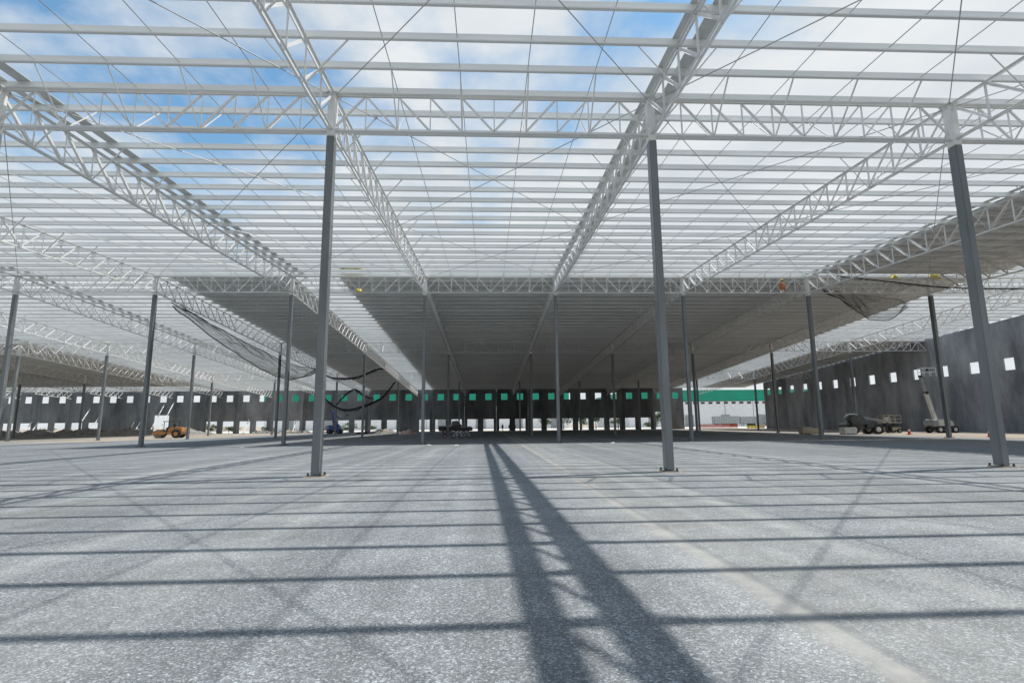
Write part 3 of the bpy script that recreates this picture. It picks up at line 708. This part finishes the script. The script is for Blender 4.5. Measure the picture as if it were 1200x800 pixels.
# cones
def cone(x, y_, label):
    t = tag(empty('traffic_cone', (x, y_, 0)), label, 'traffic cone', 'traffic cones')
    MB().box((0, 0, .02), (.46, .46, .04), .01).build('base', 'red', t)
    MB().cyl((0, 0, .42), .19, .76, 'z', 18, .035).build('cone_body', 'red', t)
    MB().cyl((0, 0, .50), .128, .16, 'z', 18, .095).build('reflective_band', 'white', t)
cone(47.9, 49.5, 'orange traffic cone with white band near the second row column at the right')
cone(49.4, 61.2, 'orange traffic cone before the tan scissor lift')

# orange site fence in the gap
fx0 = 55.5
t = tag(empty('site_fence', (fx0, 141, 0)), 'low orange mesh site fence across the gap at the right', 'fence')
for k in range(6): MB().bar((k*2.2, 0, 0), (k*2.2, 0, 1.25), .06).build('post', 'timber', t)
for k in range(5):
    fb = MB()
    for z in [.1+.11*q for q in range(10)]: fb.box((k*2.2+1.1, 0, z), (2.16, .012, .055))
    for q in range(12): fb.box((k*2.2+.1+q*.18, .004, .6), (.05, .012, 1.05))
    fb.build('mesh_panel', 'red', t)

# pickup, bicycles
t = tag(empty('pickup_truck', (-5.6, 92, 0)), 'dark pickup truck parked in the shade under the middle roof', 'pickup truck')
MB().prism([(-2.5, .55), (-2.5, 1.08), (-.6, 1.1), (-.55, 1.1), (.9, 1.12), (2.3, 1.02), (2.55, .85), (2.55, .5), (1.9, .45), (-2.3, .45)], -.9, .9).build('body', 'dark', t)
cab = MB().prism([(-.6, 1.1), (-.5, 1.75), (.3, 1.78), (.95, 1.12)], -.8, .8).build('cab', 'dark', t)
MB().prism([(-.48, 1.16), (-.4, 1.66), (.02, 1.69), (.02, 1.16)], -.812, -.804).prism([(.1, 1.16), (.1, 1.69), (.28, 1.69), (.78, 1.16)], -.812, -.804).build('side_window', 'glass', cab)
MB().box((-1.55, -.88, 1.12), (1.9, .08, .1)).box((-1.55, .88, 1.12), (1.9, .08, .1)).box((1.6, -.91, .98), (1.7, .03, .07)).build('trim', 'offwhite', t)
for sx in (-1.55, 1.6):
    for sy in (-.8, .8): wheel(t, sx, sy, .38, .26)
for sy in (-.65, .65): MB().box((2.53, sy, .82), (.06, .34, .16), .02).build('headlight', 'white', t)
t.scale = (1.12, 1.12, 1.3)
def ring(R_, r, n=22, m=6):
    b = MB(); vs = [((R_+r*math.cos(2*math.pi*j/m))*math.cos(2*math.pi*i/n), r*math.sin(2*math.pi*j/m), (R_+r*math.cos(2*math.pi*j/m))*math.sin(2*math.pi*i/n)) for i in range(n) for j in range(m)]
    return b.add(vs, [(i*m+j, ((i+1) % n)*m+j, ((i+1) % n)*m+(j+1) % m, i*m+(j+1) % m) for i in range(n) for j in range(m)])
def bicycle(x, y_, rz, paint, label):
    t = tag(empty('bicycle', (x, y_, 0.006), rz), label, 'bicycle', 'bicycles parked in the shade')
    for wx in (-.52, .52):
        w = ring(.31, .025).build('wheel', 'black', t, (wx, 0, .335)); sp = MB()
        for k in range(8): sp.bar((0, 0, 0), (.3*math.cos(k*math.pi/4), 0, .3*math.sin(k*math.pi/4)), .012)
        sp.build('spokes', 'grey', w)
    f = MB()
    for a, b in (((-.52, 0, .335), (-.08, 0, .3)), ((-.52, 0, .335), (-.18, 0, .75)), ((-.08, 0, .3), (-.18, 0, .8)), ((-.08, 0, .3), (.38, 0, .72)), ((-.18, 0, .75), (.36, 0, .8)), ((.52, 0, .335), (.35, 0, .9))): f.bar(a, b, .05, n=6)
    f.build('frame', paint, t)
    MB().bar((.35, -.28, .98), (.35, .28, .98), .035, n=6).bar((.35, 0, .88), (.35, 0, .98), .035, n=6).build('handlebar', 'dark', t)
    MB().box((-.2, 0, .86), (.26, .14, .06), .02).build('saddle', 'black', t)
bicycle(-4.9, 67, R(6), 'purple', 'purple bicycle parked in the shade before the dark pickup')
bicycle(-3.8, 66.2, R(-8), 'white', 'white bicycle in the middle of three parked before the dark pickup')
bicycle(-2.9, 66.8, R(12), 'white', 'white bicycle rightmost of three parked before the dark pickup')

# tarp heap and dark pipe heap
def heap(name, x, y_, rx, ry_, h, m, label, cat, seed):
    n, mm = 26, 9; vs = [(0, 0, h)]; 
    for j in range(1, mm+1):
        for i in range(n):
            a = 2*math.pi*i/n; r = j/mm; q = noise.noise((math.cos(a)*2*r+seed, math.sin(a)*2*r, seed))
            vs.append((rx*r*math.cos(a)*(1+.18*q), ry_*r*math.sin(a)*(1+.18*q), max(-.02, h*(1-r**1.6)*(.8+.9*q)) if j < mm else -.02))
    fs = [(0, 1+i, 1+(i+1) % n) for i in range(n)] + [(1+(j-1)*n+i, 1+j*n+i, 1+j*n+(i+1) % n, 1+(j-1)*n+(i+1) % n) for j in range(1, mm) for i in range(n)]
    me = bpy.data.meshes.new(name); me.from_pydata(vs, [], fs)
    return tag(link(name, me, m, None, (x, y_, 0.006)), label, cat)
heap('tarp_heap', -14.6, 98, 1.9, 1.2, .95, 'pink', 'crumpled pink and white tarp heap on the shaded pavement', 'tarp', 3)
heap('gravel_heap', -21.5, 112, 3.4, 2.0, 1.0, 'rubble', 'low grey gravel heap beside the rear wall left of the tarp', 'gravel heap', 9)
heap('dirt_mound', -118+70, 133.5, 3.0, 1.0, .8, 'dirt', 'small tan dirt mound at the rear wall left of the blue lift', 'dirt mound', 5)
t = tag(empty('pipe_bundle', (-24.6, 113, 0.006)), 'bundle of black pipes lying near the rear wall behind the nets', 'pipes')
for k in range(7): MB().bar((-3+.1*k, (k % 4)*.17, .09+(k//4)*.16), (2.6+.15*k, (k % 4)*.17+.2, .09+(k//4)*.16), .16, n=8).build('pipe', 'black', t)
t = tag(empty('site_fence', (-39.5, 124, 0)), 'low orange barrier on the dirt left of the blue boom lift', 'barrier')
for k in (0, 1.6, 3.2): MB().bar((k, 0, 0), (k, 0, 1.0), .08).build('post', 'offwhite', t)
for z in (.35, .75): MB().box((1.6, -.05, z), (3.4, .05, .22)).build('board', 'red', t)

# ---------------------------------------------------------------- safety nets hanging under the trusses
def curve(pts, n):
    """smooth resample of a polyline (Catmull-Rom)"""
    P = [Vector(p) for p in pts]; P = [P[0]*2-P[1]] + P + [P[-1]*2-P[-2]]; out = []
    for k in range(n+1):
        t = k/n*(len(P)-3); i = min(int(t), len(P)-4); u = t-i; a, b, c, d = P[i:i+4]
        out.append(.5*((2*b)+(-a+c)*u+(2*a-5*b+4*c-d)*u*u+(-a+3*b-3*c+d)*u**3))
    return out
def net(label, top, bot, nu, nv, belly, r=.022, rope=.06, j_=.3):
    A, B = curve(top, nu), curve(bot, nu); base = A[0].copy(); t = tag(empty('safety_net', base), label, 'net', 'black safety nets')
    G = [[A[i].lerp(B[i], j/nv) + Vector((belly*math.sin(math.pi*j/nv), 0, -.4*math.sin(math.pi*j/nv))) + Vector((noise.noise((i*.12, j*.3, 1)), noise.noise((i*.12, j*.3, 5)), .8*noise.noise((i*.1, j*.25, 9))))*j_ - base for j in range(nv+1)] for i in range(nu+1)]
    m = MB()
    for i in range(nu+1):
        for j in range(nv+1):
            if i < nu and j < nv: m.bar(G[i][j], G[i+1][j+1], 2*r, n=3)
            if i < nu and j > 0: m.bar(G[i][j], G[i+1][j-1], 2*r, n=3)
    tag(m.build('mesh', 'net', t), kind='stuff')
    MB().tube([g[0] for g in G], rope*.8).build('edge_rope', 'net', t); MB().tube([g[-1] for g in G], rope*1.5).build('edge_rope', 'net', t)
xl = lx(-2)
net('black safety net sagging below the left truss behind the second column row', [(xl, 50, 13.3), (xl, 60, 12.4), (xl, 70, 11.6), (xl, 82, 11.0), (xl, 92.6, 11.4)],
    [(xl, 50.4, 13.0), (xl, 57.3, 11.4), (xl, 66.7, 9.7), (xl, 74.7, 8.7), (xl, 82.9, 8.8), (xl, 92.6, 11.2)], 140, 20, 1.2, .0095, .035, .22)
def bundle(label, pts, r, strands=4, seed=1):
    rnd = random.Random(seed); C = curve(pts, 40); base = C[0].copy(); t = tag(empty('net_bundle', base), label, 'net', 'black safety nets')
    for k in range(strands):
        o = Vector((rnd.uniform(-1, 1), rnd.uniform(-1, 1), rnd.uniform(-1, 1)))*r*1.2
        MB().tube([c-base+o*math.sin(math.pi*min(1, max(0, q/40)))*(1+.8*noise.noise((q*.5+k, k, seed))) for q, c in enumerate(C)], r*rnd.uniform(.6, 1.0), 6).build('strand', 'net', t)
    m = MB()
    for q in range(2, 39):
        for _ in range(3):
            c = C[q]-base; d = Vector((rnd.uniform(-1, 1), rnd.uniform(-1, 1), rnd.uniform(-1.6, .6)))*r*3.2; m.bar(c, c+d, .03, n=3); m.bar(c+d, C[q+1]-base, .03, n=3)
    tag(m.build('loose_mesh', 'net', t), kind='stuff')
for q, (x, y_) in enumerate([(-4.9, 44.8), (-2.6, 43.9), (10.6, 45.6), (-20.5, 46.0)]):
    heap('plastic_scrap', x, y_, .24, .18, .08, 'offwhite', 'scrap of white plastic at the roof shadow edge, %s' % ['left of the bicycles', 'before the bicycles', 'right of the truss shadow', 'far left'][q], 'scrap', q+2)
bundle('thick bundled black net drooping in a deep loop left of the bright slot', [(-31.2, 100, 8.9), (-30.4, 100, 6.9), (-28.4, 100, 5.2), (-25.9, 100, 4.5), (-22.5, 100, 5.4), (-19.6, 100, 6.9), (-17.2, 99, 9.6)], .14, 4, 2)
bundle('small hanging loop of black net above the blue boom lift', [(-27.9, 99, 5.3), (-26.2, 99, 7.3), (-24.6, 99, 8.2), (-23.0, 99, 7.2), (-21.0, 99, 6.4)], .1, 3, 5)
bundle('dark net roll slung between two trusses on the left under the sheeting', [(xl+.1, 95, 11.0), (-27, 94, 9.9), (-23, 93.5, 9.9), (-19.5, 93, 11.2), (-17.8, 93, 11.5)], .1, 3, 8)
net('black safety net draped under the sheeting right of the ridge column at the right', [(32, 48.2, 14.2), (34.5, 48.8, 14.0), (37.5, 49.4, 13.8), (41.5, 50, 13.5)],
    [(32, 48.2, 14.0), (34, 48.6, 13.2), (36, 49, 12.0), (37.4, 49.3, 11.4), (39.7, 49.6, 11.5), (41.5, 50, 13.0)], 80, 16, .4, .007, .022, .15)
bundle('slack black rope hanging across the right bays under the sheeting', [(33, 47.3, 15.2), (38, 46.6, 14.4), (43, 46, 13.7), (50, 45, 13.4), (54.2, 44.6, 13.6)], .05, 2, 4)

# ---------------------------------------------------------------- sheet bundles on the roof
def roof_bundle(x, y_, d, m, label):
    z = hz_at(y_)+PZ0+PH+.05; t = tag(empty('sheet_bundle', (x, y_, z)), label, 'bundle', 'bundles lying on the roof')
    for k in range(4): MB().box((.02*k, .02*k, .06+k*d[2]/4), (d[0], d[1], d[2]/4-.02), .01).build('sheet', m, t)
    for s in (-.3, .3): MB().box((s*d[0], 0, d[2]/2+.02), (.08, d[1]+.08, d[2]+.06)).build('strap', 'dark', t)
roof_bundle(-12.4, 47.0, (1.8, .7, .42), 'yellow', 'yellow wrapped bundle on the ridge above the left end of the sheeting')
def hung_wrap(x, y_, z, label, m='yellow', s=.7):
    h = heap('wrap', x, y_, .55*s, .35*s, .6*s, m, label, 'bundle', x); h.location.z = z; return h
hung_wrap(-11.7, 47.4, 13.70, 'yellow wrap lying on the bottom chord of the ridge truss', s=.5)
hung_wrap(38.7, 47.55, 15.05, 'yellow wrapped bundle on the ridge truss at the right, left of the column head', s=.8)
hung_wrap(42.8, 47.55, 15.05, 'yellow wrapped bundle on the ridge truss right beside the column head', s=1.0)

# ---------------------------------------------------------------- people
def person(loc, rz, pts, edges, rad, mat, label, head):
    me = bpy.data.meshes.new('p'); me.from_pydata(pts, edges, []); o = bpy.data.objects.new('p', me); COL.objects.link(o)
    sk = o.modifiers.new('s', 'SKIN'); sk.use_smooth_shade = True
    for k, r in enumerate(rad): me.skin_vertices[0].data[k].radius = (r, r)
    me.skin_vertices[0].data[0].use_root = True
    ss = o.modifiers.new('d', 'SUBSURF'); ss.levels = 1; ss.render_levels = 1
    dg = bpy.context.evaluated_depsgraph_get(); m2 = bpy.data.meshes.new_from_object(o.evaluated_get(dg)); bpy.data.objects.remove(o)
    t = tag(empty('person', loc, rz), label, 'person', 'workers'); m2.materials.clear(); m2.materials.append(M[mat]); m2.name = 'body'; link('body', m2, None, t)
    hx, hy, hz_ = head; b = MB(); n, m = 14, 10
    vs = [(hx+.085*math.sin(math.pi*j/m)*math.cos(2*math.pi*i/n), hy+.10*math.sin(math.pi*j/m)*math.sin(2*math.pi*i/n), hz_+.125*math.cos(math.pi*j/m)) for j in range(m+1) for i in range(n)]
    b.add(vs, [(j*n+i, j*n+(i+1) % n, (j+1)*n+(i+1) % n, (j+1)*n+i) for j in range(m) for i in range(n)])
    b.box((hx, hy-.105, hz_-.01), (.03, .04, .05)).build('head', 'skin', t, smooth=True)
    MB().cyl((hx, hy, hz_+.06), .115, .1, 'z', 16, .10).cyl((hx, hy, hz_+.13), .10, .06, 'z', 16, .05).box((hx, hy-.13, hz_+.03), (.16, .12, .02)).build('hard_hat', 'yellow', t)
ST_P = [(0, 0, .95), (0, 0, 1.15), (0, 0, 1.42), (0, 0, 1.52), (-.1, 0, .9), (-.12, -.03, .5), (-.12, .02, .08), (-.12, -.14, .04), (.1, 0, .9), (.13, .02, .5), (.15, .06, .08), (.15, -.10, .04),
        (-.19, 0, 1.4), (-.25, .03, 1.12), (-.25, -.08, .87), (.19, 0, 1.4), (.25, .03, 1.12), (.24, -.10, .88)]
ST_E = [(0, 1), (1, 2), (2, 3), (0, 4), (4, 5), (5, 6), (6, 7), (0, 8), (8, 9), (9, 10), (10, 11), (2, 12), (12, 13), (13, 14), (2, 15), (15, 16), (16, 17)]
ST_R = [.14, .14, .15, .06, .10, .07, .05, .04, .10, .07, .05, .04, .07, .05, .04, .07, .05, .04]
for k, (x, y_, rz) in enumerate([(3.3, 127, .4), (5.0, 128, -.6), (6.3, 127.5, 1.2)]):
    person((x, y_, .006), rz, ST_P, ST_E, ST_R, 'clothes_dark', 'person in dark clothes standing at the rear openings, %s from the left of three' % ORD[k+1], (0, 0, 1.66))
SQ_P = [(0, .1, .32), (0, .05, .55), (0, -.08, .80), (0, -.1, .90), (-.11, .06, .32), (-.16, -.28, .42), (-.15, -.12, .06), (-.15, -.26, .03), (.11, .06, .32), (.16, -.28, .42), (.15, -.12, .06), (.15, -.26, .03),
        (-.19, -.06, .78), (-.24, -.22, .58), (-.12, -.42, .56), (.19, -.06, .78), (.24, -.22, .58), (.12, -.42, .56)]
person((27.6, 47.45, 13.70), .3, SQ_P, ST_E, ST_R, 'clothes_orange', 'person in orange clothes crouching on the ridge truss at the right', (0, -.14, 1.05))
